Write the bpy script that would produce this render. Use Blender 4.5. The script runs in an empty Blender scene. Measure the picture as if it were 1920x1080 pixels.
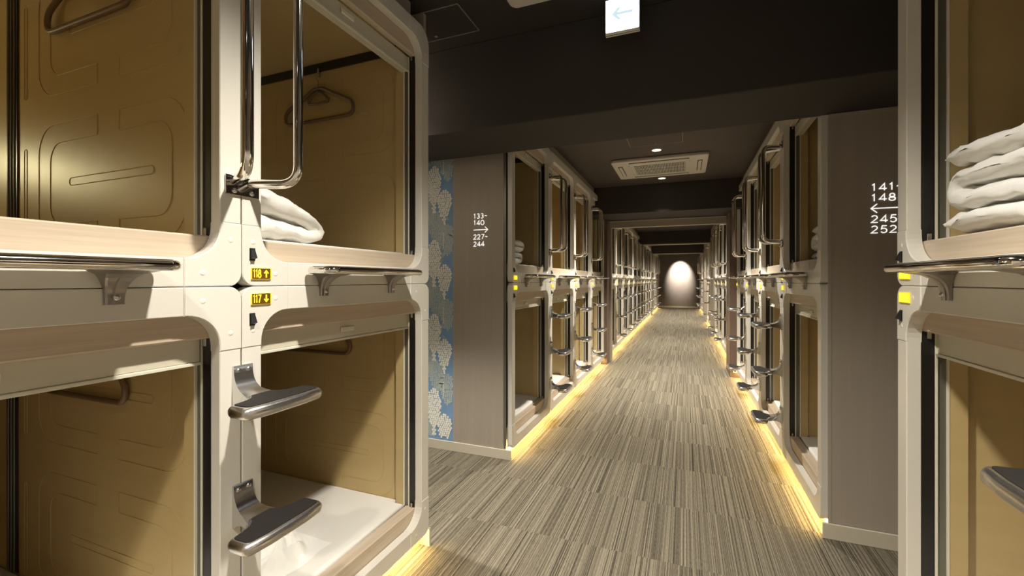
import bpy, math, random
from mathutils import Vector, noise, Matrix
C = bpy.context.scene.collection
scn = bpy.context.scene
PI = math.pi

# ------------------------------------------------------------------ camera, world, exposure
YAW = math.atan(324 / 819)
cam_data = bpy.data.cameras.new('camera')
cam = bpy.data.objects.new('camera', cam_data)
C.objects.link(cam)
cam.location = (0, 0, 1.2)
cam.rotation_euler = (PI / 2, 0, YAW)
cam_data.sensor_width = 36
cam_data.lens = 819 / 1920 * 36
cam_data.shift_y = -14.5 / 1920
cam_data.clip_start = 0.02
scn.camera = cam
w = bpy.data.worlds.new('world')
scn.world = w
w.use_nodes = True
w.node_tree.nodes['Background'].inputs[0].default_value = (0.9, 0.85, 0.75, 1)
w.node_tree.nodes['Background'].inputs[1].default_value = 0.02
scn.view_settings.view_transform = 'Standard'
scn.view_settings.look = 'None'
scn.view_settings.exposure = 0.0
scn.view_settings.gamma = 1
scn.view_settings.use_curve_mapping = False
scn.cycles.max_bounces = 8
scn.cycles.diffuse_bounces = 5
scn.cycles.glossy_bounces = 5
scn.cycles.sample_clamp_indirect = 6
WARM = (1.0, 0.935, 0.825)
LAMP_W = 235      # one ceiling downlight, watts
LED_E = 75       # plinth LED strip emission


def lamp(name, kind, loc, energy, color, rot=(0, 0, 0), **kw):
    d = bpy.data.lights.new(name, kind)
    d.energy = energy
    d.color = color
    for k, v in kw.items():
        setattr(d, k, v)
    o = bpy.data.objects.new(name, d)
    C.objects.link(o)
    o.location = loc
    o.rotation_euler = rot
    return o


# ------------------------------------------------------------------ materials
def new_mat(name):
    m = bpy.data.materials.new(name)
    m.use_nodes = True
    return m, m.node_tree, m.node_tree.nodes['Principled BSDF']


def mat(name, col, rough=0.5, metal=0.0, coat=0.0, emit=None, es=0.0, bump=0.0, bscale=40, var=0.0, spec=0.5):
    m, nt, b = new_mat(name)
    b.inputs['Base Color'].default_value = (*col, 1)
    b.inputs['Roughness'].default_value = rough
    b.inputs['Metallic'].default_value = metal
    b.inputs['Coat Weight'].default_value = coat
    b.inputs['Specular IOR Level'].default_value = spec
    if emit:
        b.inputs['Emission Color'].default_value = (*emit, 1)
        b.inputs['Emission Strength'].default_value = es
    if bump or var:
        tc = nt.nodes.new('ShaderNodeTexCoord')
        n = nt.nodes.new('ShaderNodeTexNoise')
        n.inputs['Scale'].default_value = bscale
        n.inputs['Detail'].default_value = 4
        nt.links.new(tc.outputs['Object'], n.inputs['Vector'])
        if bump:
            bp = nt.nodes.new('ShaderNodeBump')
            bp.inputs['Strength'].default_value = bump
            bp.inputs['Distance'].default_value = 0.01
            nt.links.new(n.outputs['Fac'], bp.inputs['Height'])
            nt.links.new(bp.outputs['Normal'], b.inputs['Normal'])
        if var:
            r = nt.nodes.new('ShaderNodeValToRGB')
            r.color_ramp.elements[0].position = 0.3
            r.color_ramp.elements[1].position = 0.7
            r.color_ramp.elements[0].color = (*[c * (1 - var) for c in col], 1)
            r.color_ramp.elements[1].color = (*[min(1, c * (1 + var)) for c in col], 1)
            nt.links.new(n.outputs['Fac'], r.inputs['Fac'])
            nt.links.new(r.outputs['Color'], b.inputs['Base Color'])
    return m


def grain_mat(name, c0, c1, scale, rough=0.45, bump=0.05, detail=5, lo=0.35, hi=0.65, coat=0.0):
    """fine streaks: noise stretched by the per-axis scale, object coordinates"""
    m, nt, b = new_mat(name)
    tc = nt.nodes.new('ShaderNodeTexCoord')
    mp = nt.nodes.new('ShaderNodeMapping')
    mp.inputs['Scale'].default_value = scale
    n = nt.nodes.new('ShaderNodeTexNoise')
    n.inputs['Scale'].default_value = 1
    n.inputs['Detail'].default_value = detail
    n.inputs['Roughness'].default_value = 0.6
    r = nt.nodes.new('ShaderNodeValToRGB')
    r.color_ramp.elements[0].position = lo
    r.color_ramp.elements[1].position = hi
    r.color_ramp.elements[0].color = (*c0, 1)
    r.color_ramp.elements[1].color = (*c1, 1)
    L = nt.links.new
    L(tc.outputs['Object'], mp.inputs['Vector'])
    L(mp.outputs[0], n.inputs['Vector'])
    L(n.outputs['Fac'], r.inputs['Fac'])
    L(r.outputs['Color'], b.inputs['Base Color'])
    bp = nt.nodes.new('ShaderNodeBump')
    bp.inputs['Strength'].default_value = bump
    bp.inputs['Distance'].default_value = 0.002
    L(n.outputs['Fac'], bp.inputs['Height'])
    L(bp.outputs['Normal'], b.inputs['Normal'])
    b.inputs['Roughness'].default_value = rough
    b.inputs['Coat Weight'].default_value = coat
    return m


M = {}
M['cream'] = mat('cream_plastic', (0.67, 0.645, 0.58), 0.28, bump=0.02, bscale=6, coat=0.15)
M['cap'] = mat('cream_cap', (0.76, 0.72, 0.63), 0.35)
M['housing'] = mat('housing_paint', (0.62, 0.58, 0.46), 0.4)
M['wood'] = grain_mat('pale_laminate', (0.50, 0.405, 0.30), (0.58, 0.48, 0.365), (3, 60, 110), 0.42)
M['liner'] = grain_mat('tan_liner', (0.50, 0.375, 0.175), (0.53, 0.40, 0.19), (1.2, 2.0, 14), 0.38, bump=0.03)
M['track'] = mat('black_track', (0.012, 0.011, 0.010), 0.35)
M['trackstrip'] = mat('pale_strip', (0.72, 0.70, 0.58), 0.3)
M['channel'] = mat('grey_channel', (0.16, 0.155, 0.12), 0.3, metal=0.3)
M['chrome'] = mat('chrome', (0.82, 0.80, 0.77), 0.07, metal=1.0)
M['plate'] = mat('chrome_plate', (0.55, 0.52, 0.5), 0.08, metal=1.0)
M['alu'] = mat('cast_aluminium', (0.68, 0.67, 0.66), 0.27, metal=1.0, bump=0.02, bscale=25)
M['bracket'] = mat('bracket_metal', (0.36, 0.33, 0.31), 0.33, metal=0.9, bump=0.08, bscale=120)
M['mat'] = mat('rubber_mat', (0.013, 0.011, 0.010), 0.75, bump=0.1, bscale=300, spec=0.25)
M['steel'] = mat('screw_steel', (0.6, 0.6, 0.58), 0.18, metal=1.0)
M['black'] = mat('black_plastic', (0.012, 0.012, 0.013), 0.4)
M['fabric'] = mat('white_cotton', (0.84, 0.83, 0.79), 0.9, bump=0.7, bscale=11, spec=0.2)
M['sheet'] = mat('white_sheet', (0.74, 0.72, 0.67), 0.85, bump=0.08, bscale=12, spec=0.2)
M['hanger'] = mat('brown_hanger', (0.17, 0.11, 0.06), 0.45)
M['hangertan'] = mat('hanger_wire', (0.6, 0.58, 0.55), 0.2, metal=1.0)
M['plateframe'] = mat('yellow_frame', (0.9, 0.6, 0.02), 0.4, emit=(1, 0.68, 0.02), es=0.6)
M['platedark'] = mat('sign_brown', (0.07, 0.03, 0.005), 0.4, emit=(0.22, 0.10, 0.0), es=0.35)
M['plateglow'] = mat('sign_yellow', (0.9, 0.7, 0.05), 0.4, emit=(1, 0.80, 0.02), es=1.15)
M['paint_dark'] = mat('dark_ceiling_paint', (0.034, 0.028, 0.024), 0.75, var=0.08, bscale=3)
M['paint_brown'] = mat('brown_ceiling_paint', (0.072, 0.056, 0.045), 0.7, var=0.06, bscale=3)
M['seam'] = mat('hatch_edge', (0.26, 0.24, 0.20), 0.5)
M['panel'] = grain_mat('taupe_panel', (0.35, 0.305, 0.255), (0.37, 0.325, 0.27), (35, 35, 1.2), 0.5, bump=0.04)
M['panel_edge'] = mat('taupe_edge', (0.38, 0.34, 0.29), 0.4)
M['base'] = mat('baseboard_vinyl', (0.56, 0.51, 0.41), 0.5)
M['pier'] = mat('brown_pier', (0.13, 0.085, 0.065), 0.45, var=0.05, bscale=4)
M['casing'] = mat('taupe_casing', (0.34, 0.29, 0.23), 0.5)
M['endwall'] = mat('taupe_end_wall', (0.22, 0.185, 0.16), 0.6, var=0.05, bscale=4)
M['plinth'] = mat('plinth_paint', (0.66, 0.60, 0.46), 0.5)
M['led'] = mat('warm_led', (1, 0.8, 0.4), 0.5, emit=(1.0, 0.70, 0.26), es=LED_E)
M['lens'] = mat('lamp_lens', (1, 1, 1), 0.5, emit=(1.0, 0.93, 0.8), es=6)
M['reading'] = mat('reading_lens', (1, 1, 1), 0.5, emit=(1.0, 0.88, 0.48), es=110)
M['reading_dim'] = mat('dim_reading_lens', (1, 1, 1), 0.5, emit=(1.0, 0.86, 0.55), es=45)
M['white'] = mat('white_enamel', (0.72, 0.71, 0.68), 0.4)
M['acwhite'] = mat('ac_plastic', (0.60, 0.57, 0.50), 0.4)
M['acdark'] = mat('ac_dark', (0.05, 0.045, 0.04), 0.6)
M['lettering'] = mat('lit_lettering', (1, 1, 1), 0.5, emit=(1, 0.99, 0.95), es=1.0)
M['exit'] = mat('exit_sign_face', (0.9, 0.95, 1), 0.4, emit=(0.80, 0.88, 1.0), es=6)
M['exitarrow'] = mat('exit_sign_arrow', (0.5, 0.7, 0.7), 0.4, emit=(0.62, 0.80, 0.90), es=0.85)
M['wallpaper'] = mat('blue_wallpaper', (0.19, 0.33, 0.54), 0.6, var=0.05, bscale=8)
M['wpwhite'] = mat('wallpaper_white', (0.88, 0.88, 0.80), 0.6)
M['wpgrey'] = mat('wallpaper_grey', (0.45, 0.51, 0.50), 0.6)
M['wpleaf'] = mat('wallpaper_leaf', (0.33, 0.43, 0.48), 0.6)
M['slab'] = mat('floor_slab', (0.2, 0.18, 0.14), 0.9)
M['backwall'] = mat('hall_wall', (0.30, 0.27, 0.23), 0.6)


def carpet_mat():
    m, nt, b = new_mat('striped_carpet')
    L = nt.links.new
    tc = nt.nodes.new('ShaderNodeTexCoord')
    oi = nt.nodes.new('ShaderNodeObjectInfo')
    wn = nt.nodes.new('ShaderNodeTexWhiteNoise')
    wn.noise_dimensions = '1D'
    L(oi.outputs['Random'], wn.inputs['W'])
    off = nt.nodes.new('ShaderNodeVectorMath')
    off.operation = 'SCALE'
    L(wn.outputs['Color'], off.inputs[0])
    off.inputs['Scale'].default_value = 23
    add = nt.nodes.new('ShaderNodeVectorMath')
    L(tc.outputs['Object'], add.inputs[0])
    L(off.outputs[0], add.inputs[1])

    def streak(sx, sy, detail, rough=0.5):
        mp = nt.nodes.new('ShaderNodeMapping')
        mp.inputs['Scale'].default_value = (sx, sy, 1)
        n = nt.nodes.new('ShaderNodeTexNoise')
        n.inputs['Scale'].default_value = 1
        n.inputs['Detail'].default_value = detail
        n.inputs['Roughness'].default_value = rough
        L(add.outputs[0], mp.inputs['Vector'])
        L(mp.outputs[0], n.inputs['Vector'])
        return n
    a = streak(250, 0.22, 1.2, 0.75)
    s2 = streak(34, 0.5, 1)
    s3 = streak(420, 40, 1)
    mix = nt.nodes.new('ShaderNodeMath')
    mix.operation = 'MULTIPLY_ADD'
    L(s2.outputs['Fac'], mix.inputs[0])
    mix.inputs[1].default_value = 0.05
    L(a.outputs['Fac'], mix.inputs[2])
    mix2 = nt.nodes.new('ShaderNodeMath')
    mix2.operation = 'MULTIPLY_ADD'
    L(s3.outputs['Fac'], mix2.inputs[0])
    mix2.inputs[1].default_value = 0.25
    L(mix.outputs[0], mix2.inputs[2])
    r = nt.nodes.new('ShaderNodeValToRGB')
    e = r.color_ramp.elements
    e[0].position = 0.47
    e[0].color = (0.045, 0.038, 0.028, 1)
    e[1].position = 0.84
    e[1].color = (0.27, 0.24, 0.18, 1)
    k = e.new(0.59)
    k.color = (0.115, 0.099, 0.072, 1)
    k = e.new(0.70)
    k.color = (0.17, 0.148, 0.108, 1)
    L(mix2.outputs[0], r.inputs['Fac'])
    L(r.outputs['Color'], b.inputs['Base Color'])
    b.inputs['Roughness'].default_value = 0.95
    b.inputs['Specular IOR Level'].default_value = 0.15
    bp = nt.nodes.new('ShaderNodeBump')
    bp.inputs['Strength'].default_value = 0.35
    bp.inputs['Distance'].default_value = 0.003
    L(mix2.outputs[0], bp.inputs['Height'])
    L(bp.outputs['Normal'], b.inputs['Normal'])
    return m


M['carpet'] = carpet_mat()


# ------------------------------------------------------------------ mesh helpers
class MB:
    def __init__(s):
        s.v, s.f, s.sm = [], [], []

    def add(s, vs, fs, smooth=False):
        o = len(s.v)
        s.v += [tuple(v) for v in vs]
        s.f += [tuple(i + o for i in f) for f in fs]
        s.sm += [smooth] * len(fs)
        return s

    def box(s, x0, x1, y0, y1, z0, z1, c=0.0):
        x0, x1 = min(x0, x1), max(x0, x1)
        y0, y1 = min(y0, y1), max(y0, y1)
        z0, z1 = min(z0, z1), max(z0, z1)
        if c <= 0:
            vs = [(x, y, z) for z in (z0, z1) for y in (y0, y1) for x in (x0, x1)]
            return s.add(vs, [(0, 2, 3, 1), (4, 5, 7, 6), (0, 1, 5, 4), (2, 6, 7, 3), (0, 4, 6, 2), (1, 3, 7, 5)])
        poly = [(x0, z0), (x1, z0), (x1, z1), (x0, z1)]
        return s.prism(poly, y0, y1, c, c)

    def prism(s, poly, y0, y1, c=0.0, cb=0.0):
        """polygon in x-z (counter-clockwise seen from -y), extruded y0 (front) to y1; front edge chamfered by c"""
        n = len(poly)
        rings = []
        if c:
            rings.append((inset(poly, c), y0))
            rings.append((poly, y0 + c))
        else:
            rings.append((poly, y0))
        if cb:
            rings.append((poly, y1 - cb))
            rings.append((inset(poly, cb), y1))
        else:
            rings.append((poly, y1))
        vs = [(p[0], y, p[1]) for r, y in rings for p in r]
        fs = [tuple(range(n)), tuple(range((len(rings)) * n - 1, (len(rings) - 1) * n - 1, -1))]
        for k in range(len(rings) - 1):
            for i in range(n):
                j = (i + 1) % n
                fs.append((k * n + j, k * n + i, (k + 1) * n + i, (k + 1) * n + j))
        return s.add(vs, fs)

    def slab(s, outline, z0, z1, r, n=4):
        """outline in x-y (ccw from above), rounded rim of radius r"""
        rings = []
        m = n
        for i in range(m + 1):
            a = PI / 2 * i / m
            rings.append((inset(outline, r * (1 - math.sin(a))), z0 + r * (1 - math.cos(a))))
        for i in range(m + 1):
            a = PI / 2 * i / m
            rings.append((inset(outline, r * (1 - math.cos(a))), z1 - r * (1 - math.sin(a))))
        N = len(outline)
        vs = [(p[0], p[1], z) for ring, z in rings for p in ring]
        fs = []
        for k in range(len(rings) - 1):
            for i in range(N):
                j = (i + 1) % N
                fs.append((k * N + i, k * N + j, (k + 1) * N + j, (k + 1) * N + i))
        s.add(vs, fs, True)
        s.add([vs[i] for i in range(N)], [tuple(range(N - 1, -1, -1))])
        b = (len(rings) - 1) * N
        s.add([vs[b + i] for i in range(N)], [tuple(range(N))])
        return s

    def tube(s, pts, r, n=12, closed=False):
        pts = [Vector(p) for p in pts]
        m = len(pts)
        vs = []
        prev = None
        for i, p in enumerate(pts):
            if closed:
                t = (pts[(i + 1) % m] - pts[i - 1]).normalized()
            else:
                t = (pts[min(i + 1, m - 1)] - pts[max(i - 1, 0)]).normalized()
            if prev is None:
                a = Vector((0, 0, 1)) if abs(t.z) < 0.9 else Vector((1, 0, 0))
                u = t.cross(a).normalized()
            else:
                u = (prev - t * prev.dot(t)).normalized()
            prev = u
            v = t.cross(u)
            rr = r[i] if isinstance(r, (list, tuple)) else r
            for k in range(n):
                a = 2 * PI * k / n
                vs.append(p + (u * math.cos(a) + v * math.sin(a)) * rr)
        fs = []
        for i in range(m if closed else m - 1):
            for k in range(n):
                a, b = i * n + k, i * n + (k + 1) % n
                c, d = ((i + 1) % m) * n + (k + 1) % n, ((i + 1) % m) * n + k
                fs.append((a, b, c, d))
        s.add(vs, fs, True)
        if not closed:
            s.add(vs[:n], [tuple(range(n - 1, -1, -1))])
            s.add(vs[-n:], [tuple(range(n))])
        return s

    def dome(s, c, nrm, r, h, n=12, rings=3):
        """low round cap of radius r and height h on axis nrm"""
        c, nrm = Vector(c), Vector(nrm).normalized()
        a = Vector((0, 0, 1)) if abs(nrm.z) < 0.9 else Vector((1, 0, 0))
        u = nrm.cross(a).normalized()
        v = nrm.cross(u)
        vs = []
        for i in range(rings):
            t = PI / 2 * i / rings
            for k in range(n):
                b = 2 * PI * k / n
                vs.append(c + (u * math.cos(b) + v * math.sin(b)) * r * math.cos(t) + nrm * h * math.sin(t))
        vs.append(c + nrm * h)
        fs = []
        for i in range(rings - 1):
            for k in range(n):
                fs.append((i * n + k, i * n + (k + 1) % n, (i + 1) * n + (k + 1) % n, (i + 1) * n + k))
        for k in range(n):
            fs.append(((rings - 1) * n + k, (rings - 1) * n + (k + 1) % n, rings * n))
        return s.add(vs, fs, True)

    def mesh(s, name, material):
        me = bpy.data.meshes.new(name)
        me.from_pydata(s.v, [], s.f)
        me.materials.append(material)
        me.polygons.foreach_set('use_smooth', s.sm)
        me.update()
        return me


def inset(poly, d):
    if d == 0:
        return list(poly)
    n = len(poly)
    out = []
    for i in range(n):
        p0, p1, p2 = poly[i - 1], poly[i], poly[(i + 1) % n]
        e1 = (p1[0] - p0[0], p1[1] - p0[1])
        e2 = (p2[0] - p1[0], p2[1] - p1[1])
        l1 = math.hypot(*e1) or 1e-9
        l2 = math.hypot(*e2) or 1e-9
        n1 = (-e1[1] / l1, e1[0] / l1)
        n2 = (-e2[1] / l2, e2[0] / l2)
        bx, by = n1[0] + n2[0], n1[1] + n2[1]
        k = bx * n1[0] + by * n1[1]
        k = max(k, 0.35)
        out.append((p1[0] + bx / k * d, p1[1] + by / k * d))
    return out


def obj(name, me, parent=None, loc=None, rot=None):
    o = bpy.data.objects.new(name, me)
    C.objects.link(o)
    if parent is not None:
        o.parent = parent
    if loc:
        o.location = loc
    if rot:
        o.rotation_euler = rot
    return o


def build(name, mb, m, parent=None, loc=None, rot=None):
    return obj(name, mb.mesh(name, m), parent, loc, rot)


def tag(o, label=None, cat=None, group=None, kind=None):
    if label: o['label'] = label
    if cat: o['category'] = cat
    if group: o['group'] = group
    if kind: o['kind'] = kind
    return o


def thing(name, label, cat, loc=(0, 0, 0), rz=0, group=None):
    o = obj(name, None, None, loc, (0, 0, rz))
    o.empty_display_size = 0.1
    return tag(o, label, cat, group)


def struct(name, mb, m, label=None, parent=None, cat=None):
    o = build(name, mb, m, parent)
    o['kind'] = 'structure'
    if label: o['label'] = label
    if cat: o['category'] = cat
    return o


def arc(cx, cy, r, a0, a1, n):
    return [(cx + r * math.cos(a0 + (a1 - a0) * i / n), cy + r * math.sin(a0 + (a1 - a0) * i / n)) for i in range(n + 1)]


# ------------------------------------------------------------------ layout numbers (metres)
XL, XR = -1.075, 0.596      # faces of the two capsule walls
W = 0.895                   # one capsule column
Z0, ZS, ZT = 0.0665, 1.184, 2.321
HL, HU = ZS - Z0, ZT - ZS
CEIL = 2.42

# ------------------------------------------------------------------ floor
fl = MB().box(-4.6, 4.0, -2.2, 20.5, -0.12, -0.008)
floor = struct('floor', fl, M['slab'], 'carpet tile floor with fine lengthwise stripes', cat='floor')
tile_me = MB().box(-0.25, 0.25, -0.25, 0.25, -0.008, 0.0).mesh('carpet_tile', M['carpet'])
far_me = MB().box(-0.25, 0.25, -0.25, 0.25, -0.008, 0.0)
rnd = random.Random(4)
cells = set()
for j in range(-1, 41):
    for i in range(-2, 3):
        cells.add((i, j))
for j in range(2, 7):
    for i in range(-8, 7):
        cells.add((i, j))
far_cells = MB()
for (i, j) in sorted(cells):
    cx, cy = -0.22 + i * 0.5, 0.22 + j * 0.5
    if cy < 15.5:
        obj('carpet_tile', tile_me, floor, (cx, cy, 0))
    elif i == 0:
        far_cells.box(-1.2, 0.8, cy - 0.25, cy + 0.25, -0.008, 0)
fc = build('carpet_far_run', far_cells, M['carpet'], floor)
fc['kind'] = 'stuff'
o = build('carpet_behind', MB().box(-1.22, 0.78, -2.2, -0.531, -0.008, 0), M['carpet'], floor)
o['kind'] = 'stuff'

# ------------------------------------------------------------------ ceiling, beams, walls
struct('ceiling', MB().box(-4.6, 4.0, -2.2, 2.03, CEIL, CEIL + 0.1).box(-4.6, 4.0, 2.03, 2.46, CEIL, CEIL + 0.1), M['paint_dark'],
       'near-black painted ceiling over the entrance', cat='ceiling')
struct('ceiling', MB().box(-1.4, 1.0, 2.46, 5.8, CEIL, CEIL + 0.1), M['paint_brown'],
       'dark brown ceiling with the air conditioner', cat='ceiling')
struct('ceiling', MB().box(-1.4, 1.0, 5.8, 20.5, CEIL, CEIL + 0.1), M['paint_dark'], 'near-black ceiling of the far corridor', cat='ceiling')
struct('beam', MB().box(-4.6, 4.0, 2.02, 2.458, 1.975, CEIL, 0.004), M['paint_dark'],
       'broad dark beam crossing above the side passage', cat='beam')
struct('beam', MB().box(XL - 0.3, XR + 0.3, 5.8, 6.52, 2.065, CEIL, 0.004), M['paint_dark'], 'dark beam above the taupe portal', cat='beam')
struct('beam', MB().box(XL - 0.3, XR + 0.3, 11.6, 11.85, 2.12, CEIL), M['paint_dark'], 'dark beam with pale lower edge, halfway down the far corridor', cat='beam')
struct('beam', MB().box(XL - 0.3, XR + 0.3, 15.8, 16.05, 2.12, CEIL), M['paint_dark'], 'dark beam with pale lower edge nearest the end wall', cat='beam')
struct('trim_1', MB().box(XL - 0.02, XR + 0.02, 11.6, 11.87, 2.10, 2.12), M['casing'])
struct('trim_2', MB().box(XL - 0.02, XR + 0.02, 15.8, 16.07, 2.10, 2.12), M['casing'])
# portal casing: lintel and two posts
pc = tag(obj('portal_casing', None), 'taupe casing framing the corridor after the first capsule rows', 'casing', kind='structure')
build('lintel', MB().box(XL - 0.02, XR + 0.02, 6.50, 6.60, 1.965, 2.065, 0.004), M['casing'], pc)
build('lintel_bead', MB().box(XL - 0.02, XR + 0.02, 6.492, 6.50, 2.052, 2.062), M['base'], pc)
build('post', MB().box(XL - 0.02, XL + 0.075, 6.50, 6.60, 0, 1.965, 0.004), M['casing'], pc)
build('post', MB().box(XR - 0.045, XR + 0.02, 6.50, 6.60, 0, 1.965, 0.004), M['casing'], pc)
struct('pillar', MB().box(XL - 0.3, XL + 0.045, 6.305, 6.498, 0, 2.062, 0.003), M['pier'], 'slim brown pier on the wallpaper side of the portal', cat='pillar')
struct('pillar', MB().box(XR - 0.078, XR + 0.3, 6.03, 6.498, 0, 2.062, 0.003), M['pier'], 'slim dark brown pier with a small socket low down', cat='pillar')
so = thing('wall_socket', 'small white socket low on the brown pier', 'socket', (XR - 0.02, 6.028, 0.08))
build('faceplate', MB().box(-0.022, 0.022, -0.008, 0.0, -0.022, 0.022, 0.002), M['white'], so)
build('outlet', MB().box(-0.009, 0.009, -0.010, -0.008, -0.009, 0.009), M['acdark'], so)

# bulkheads over the capsules
struct('trim_3', MB().box(XL - 0.30, XL - 0.045, -0.1, 1.62, ZT + 0.002, CEIL), M['casing'])
struct('trim_4', MB().box(XL - 0.30, XL - 0.045, 2.715, 6.30, ZT + 0.002, CEIL), M['casing'])
struct('trim_5', MB().box(XR + 0.045, XR + 0.3, 2.46, 6.02, ZT + 0.002, CEIL), M['casing'])
struct('trim_6', MB().box(XR + 0.045, XR + 0.3, 0.0, 1.62, ZT + 0.002, CEIL), M['casing'])
struct('trim_7', MB().box(XL - 0.30, XL - 0.045, 6.6, 20.4, ZT + 0.002, CEIL), M['casing'])
struct('trim_8', MB().box(XR + 0.045, XR + 0.3, 6.6, 20.4, ZT + 0.002, CEIL), M['casing'])

# walls
YPL, YPR = 2.71, 2.435
struct('wall_passage_left', MB().box(-4.5, -1.508, YPL, YPL + 0.08, 0.0, CEIL), M['wallpaper'], 'blue wallpaper wall printed with hanging white blossom', cat='wall')
pl = struct('wall_panel_left', MB().box(-1.506, XL - 0.058, YPL - 0.004, YPL + 0.08, 0.0, CEIL), M['panel'], 'taupe wood-grain end panel lettered 133 to 244', cat='wall')
struct('trim_9', MB().box(XL - 0.056, XL - 0.038, YPL - 0.006, YPL + 0.0, 0.07, ZT), M['channel'])
struct('baseboard_left', MB().box(-4.5, XL - 0.001, YPL - 0.014, YPL - 0.0045, 0, 0.066, 0.002), M['base'], 'pale baseboard under the flowered wallpaper', cat='baseboard')
pr = struct('wall_panel_right', MB().box(XR + 0.030, 3.9, YPR, YPR + 0.02, 0.0, 1.972), M['panel'], 'taupe end panel lettered 141 to 252', cat='wall')
struct('trim_10', MB().box(XR + 0.030, 3.9, YPR - 0.004, YPR - 0.0005, 1.955, 1.972), M['panel_edge'])
struct('trim_11', MB().box(XR + 0.024, XR + 0.036, YPR - 0.004, YPR + 0.0, 0.07, 1.955), M['panel_edge'])
struct('baseboard_right', MB().box(XR + 0.001, 3.9, YPR - 0.014, YPR - 0.0045, 0, 0.072, 0.002), M['base'], 'pale baseboard under the lettering 141 to 252', cat='baseboard')
struct('wall_end', MB().box(XL - 0.5, XR + 0.5, 20.4, 20.5, 0, CEIL), M['endwall'], 'taupe end wall of the corridor lit by one oval spot', cat='wall')
struct('baseboard_end', MB().box(XL - 0.1, XR + 0.1, 20.385, 20.399, 0, 0.075), M['base'], 'pale baseboard of the end wall', cat='baseboard')
struct('wall_back', MB().box(-1.6, 1.2, -2.2, -2.1, 0, CEIL), M['backwall'])
struct('wall_near_left', MB().box(XL - 0.06, XL, -2.1, -0.1, 0, CEIL), M['panel'])
struct('wall_near_right', MB().box(XR, XR + 0.06, -2.1, 0.75, 0, CEIL), M['backwall'])
struct('wall_passage_end', MB().box(-4.6, -4.5, 1.0, 2.8, 0, CEIL), M['backwall'])
struct('wall_passage_end', MB().box(3.9, 4.0, 1.0, 2.5, 0, CEIL), M['backwall'])
struct('wall_passage_near', MB().box(-4.5, XL - 0.03, 1.699, 1.72, 0, CEIL), M['panel'])
struct('wall_passage_near', MB().box(XR + 0.03, 3.9, 1.654, 1.67, 0, CEIL), M['panel'])
# filler panels between capsule groups on the right and at the far end
for nm, x0, x1, y0, y1 in (('wall_filler', XR - 0.01, XR + 0.2, 10.185, 11.89), ('wall_filler', XR - 0.01, XR + 0.2, 13.69, 16.19),
                           ('wall_filler', XR - 0.01, XR + 0.2, 19.79, 20.4), ('wall_filler', XL - 0.2, XL + 0.01, 15.56, 16.19),
                           ('wall_filler', XL - 0.2, XL + 0.01, 19.79, 20.4)):
    lab = {10.185: 'pale flat panel filling the taupe panel side after the portal', 13.69: 'pale flat panel filling the gap before the last row, taupe panel side',
           19.79: 'narrow pale panel against the end wall', 15.56: 'pale flat pier before the last row, wallpaper side'}[y0]
    if y0 == 19.79: lab += ', taupe panel side' if x0 > 0 else ', wallpaper side'
    struct(nm, MB().box(x0, x1, y0, y1, 0, CEIL), M['casing'], lab, cat='wall')


# ceiling hatches
def hatch(x0, x1, y0, y1, label):
    t = thing('ceiling_hatch', label, 'hatch', ((x0 + x1) / 2, (y0 + y1) / 2, CEIL))
    a, b = (x1 - x0) / 2, (y1 - y0) / 2
    build('hatch_door', MB().box(-a + .004, a - .004, -b + .004, b - .004, -0.003, -0.0005), M['paint_brown'] if y0 > 2.4 else M['paint_dark'], t)
    for s in (-1, 1):
        build('edge_strip', MB().box(-a, a, s * b - .002, s * b + .002, -0.004, -0.0005), M['seam'], t)
        build('edge_strip', MB().box(s * a - .002, s * a + .002, -b + .003, b - .003, -0.004, -0.0005), M['seam'], t)
    build('latch', MB().dome((0.0, b - 0.03, -0.003), (0, 0, -1), 0.009, 0.002), M['seam'], t)


hatch(-0.464, -0.017, 3.67, 4.12, 'square access hatch in the brown ceiling before the downlight')
hatch(-1.38, -0.931, 1.70, 1.92, 'access hatch in the black ceiling above the near capsule corner')


# ------------------------------------------------------------------ capsule meshes
def mirror_poly(poly, mx, mz, w_, h_):
    p = [((w_ - x) if mx else x, (h_ - z) if mz else z) for x, z in poly]
    if mx != mz:
        p.reverse()
    return p


WP, WR, RI, LU, LZ = 0.058, 0.069, 0.08, 0.142, 0.162


def corner_poly(ro):
    p = []
    p += arc(ro, ro, ro, PI, 1.5 * PI, 6)
    p += [(LU, 0), (LU, WR)]
    p += [(q[0], q[1]) for q in arc(WP + RI, WR + RI, RI, 1.5 * PI, PI, 9)]
    p += [(WP, LZ), (0, LZ)]
    return p


me = {}


def corner_mesh(mx, mz, H, ro):
    k = ('corner', mx, mz, H, ro)
    if k not in me:
        g = 0.0007
        poly = inset(mirror_poly(corner_poly(ro), mx, mz, W, H), g)
        me[k] = MB().prism(poly, -0.002, 0.034, 0.0022).mesh('corner_cover', M['cream'])
    return me[k]


def get(k, f):
    if k not in me:
        me[k] = f()
    return me[k]


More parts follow.
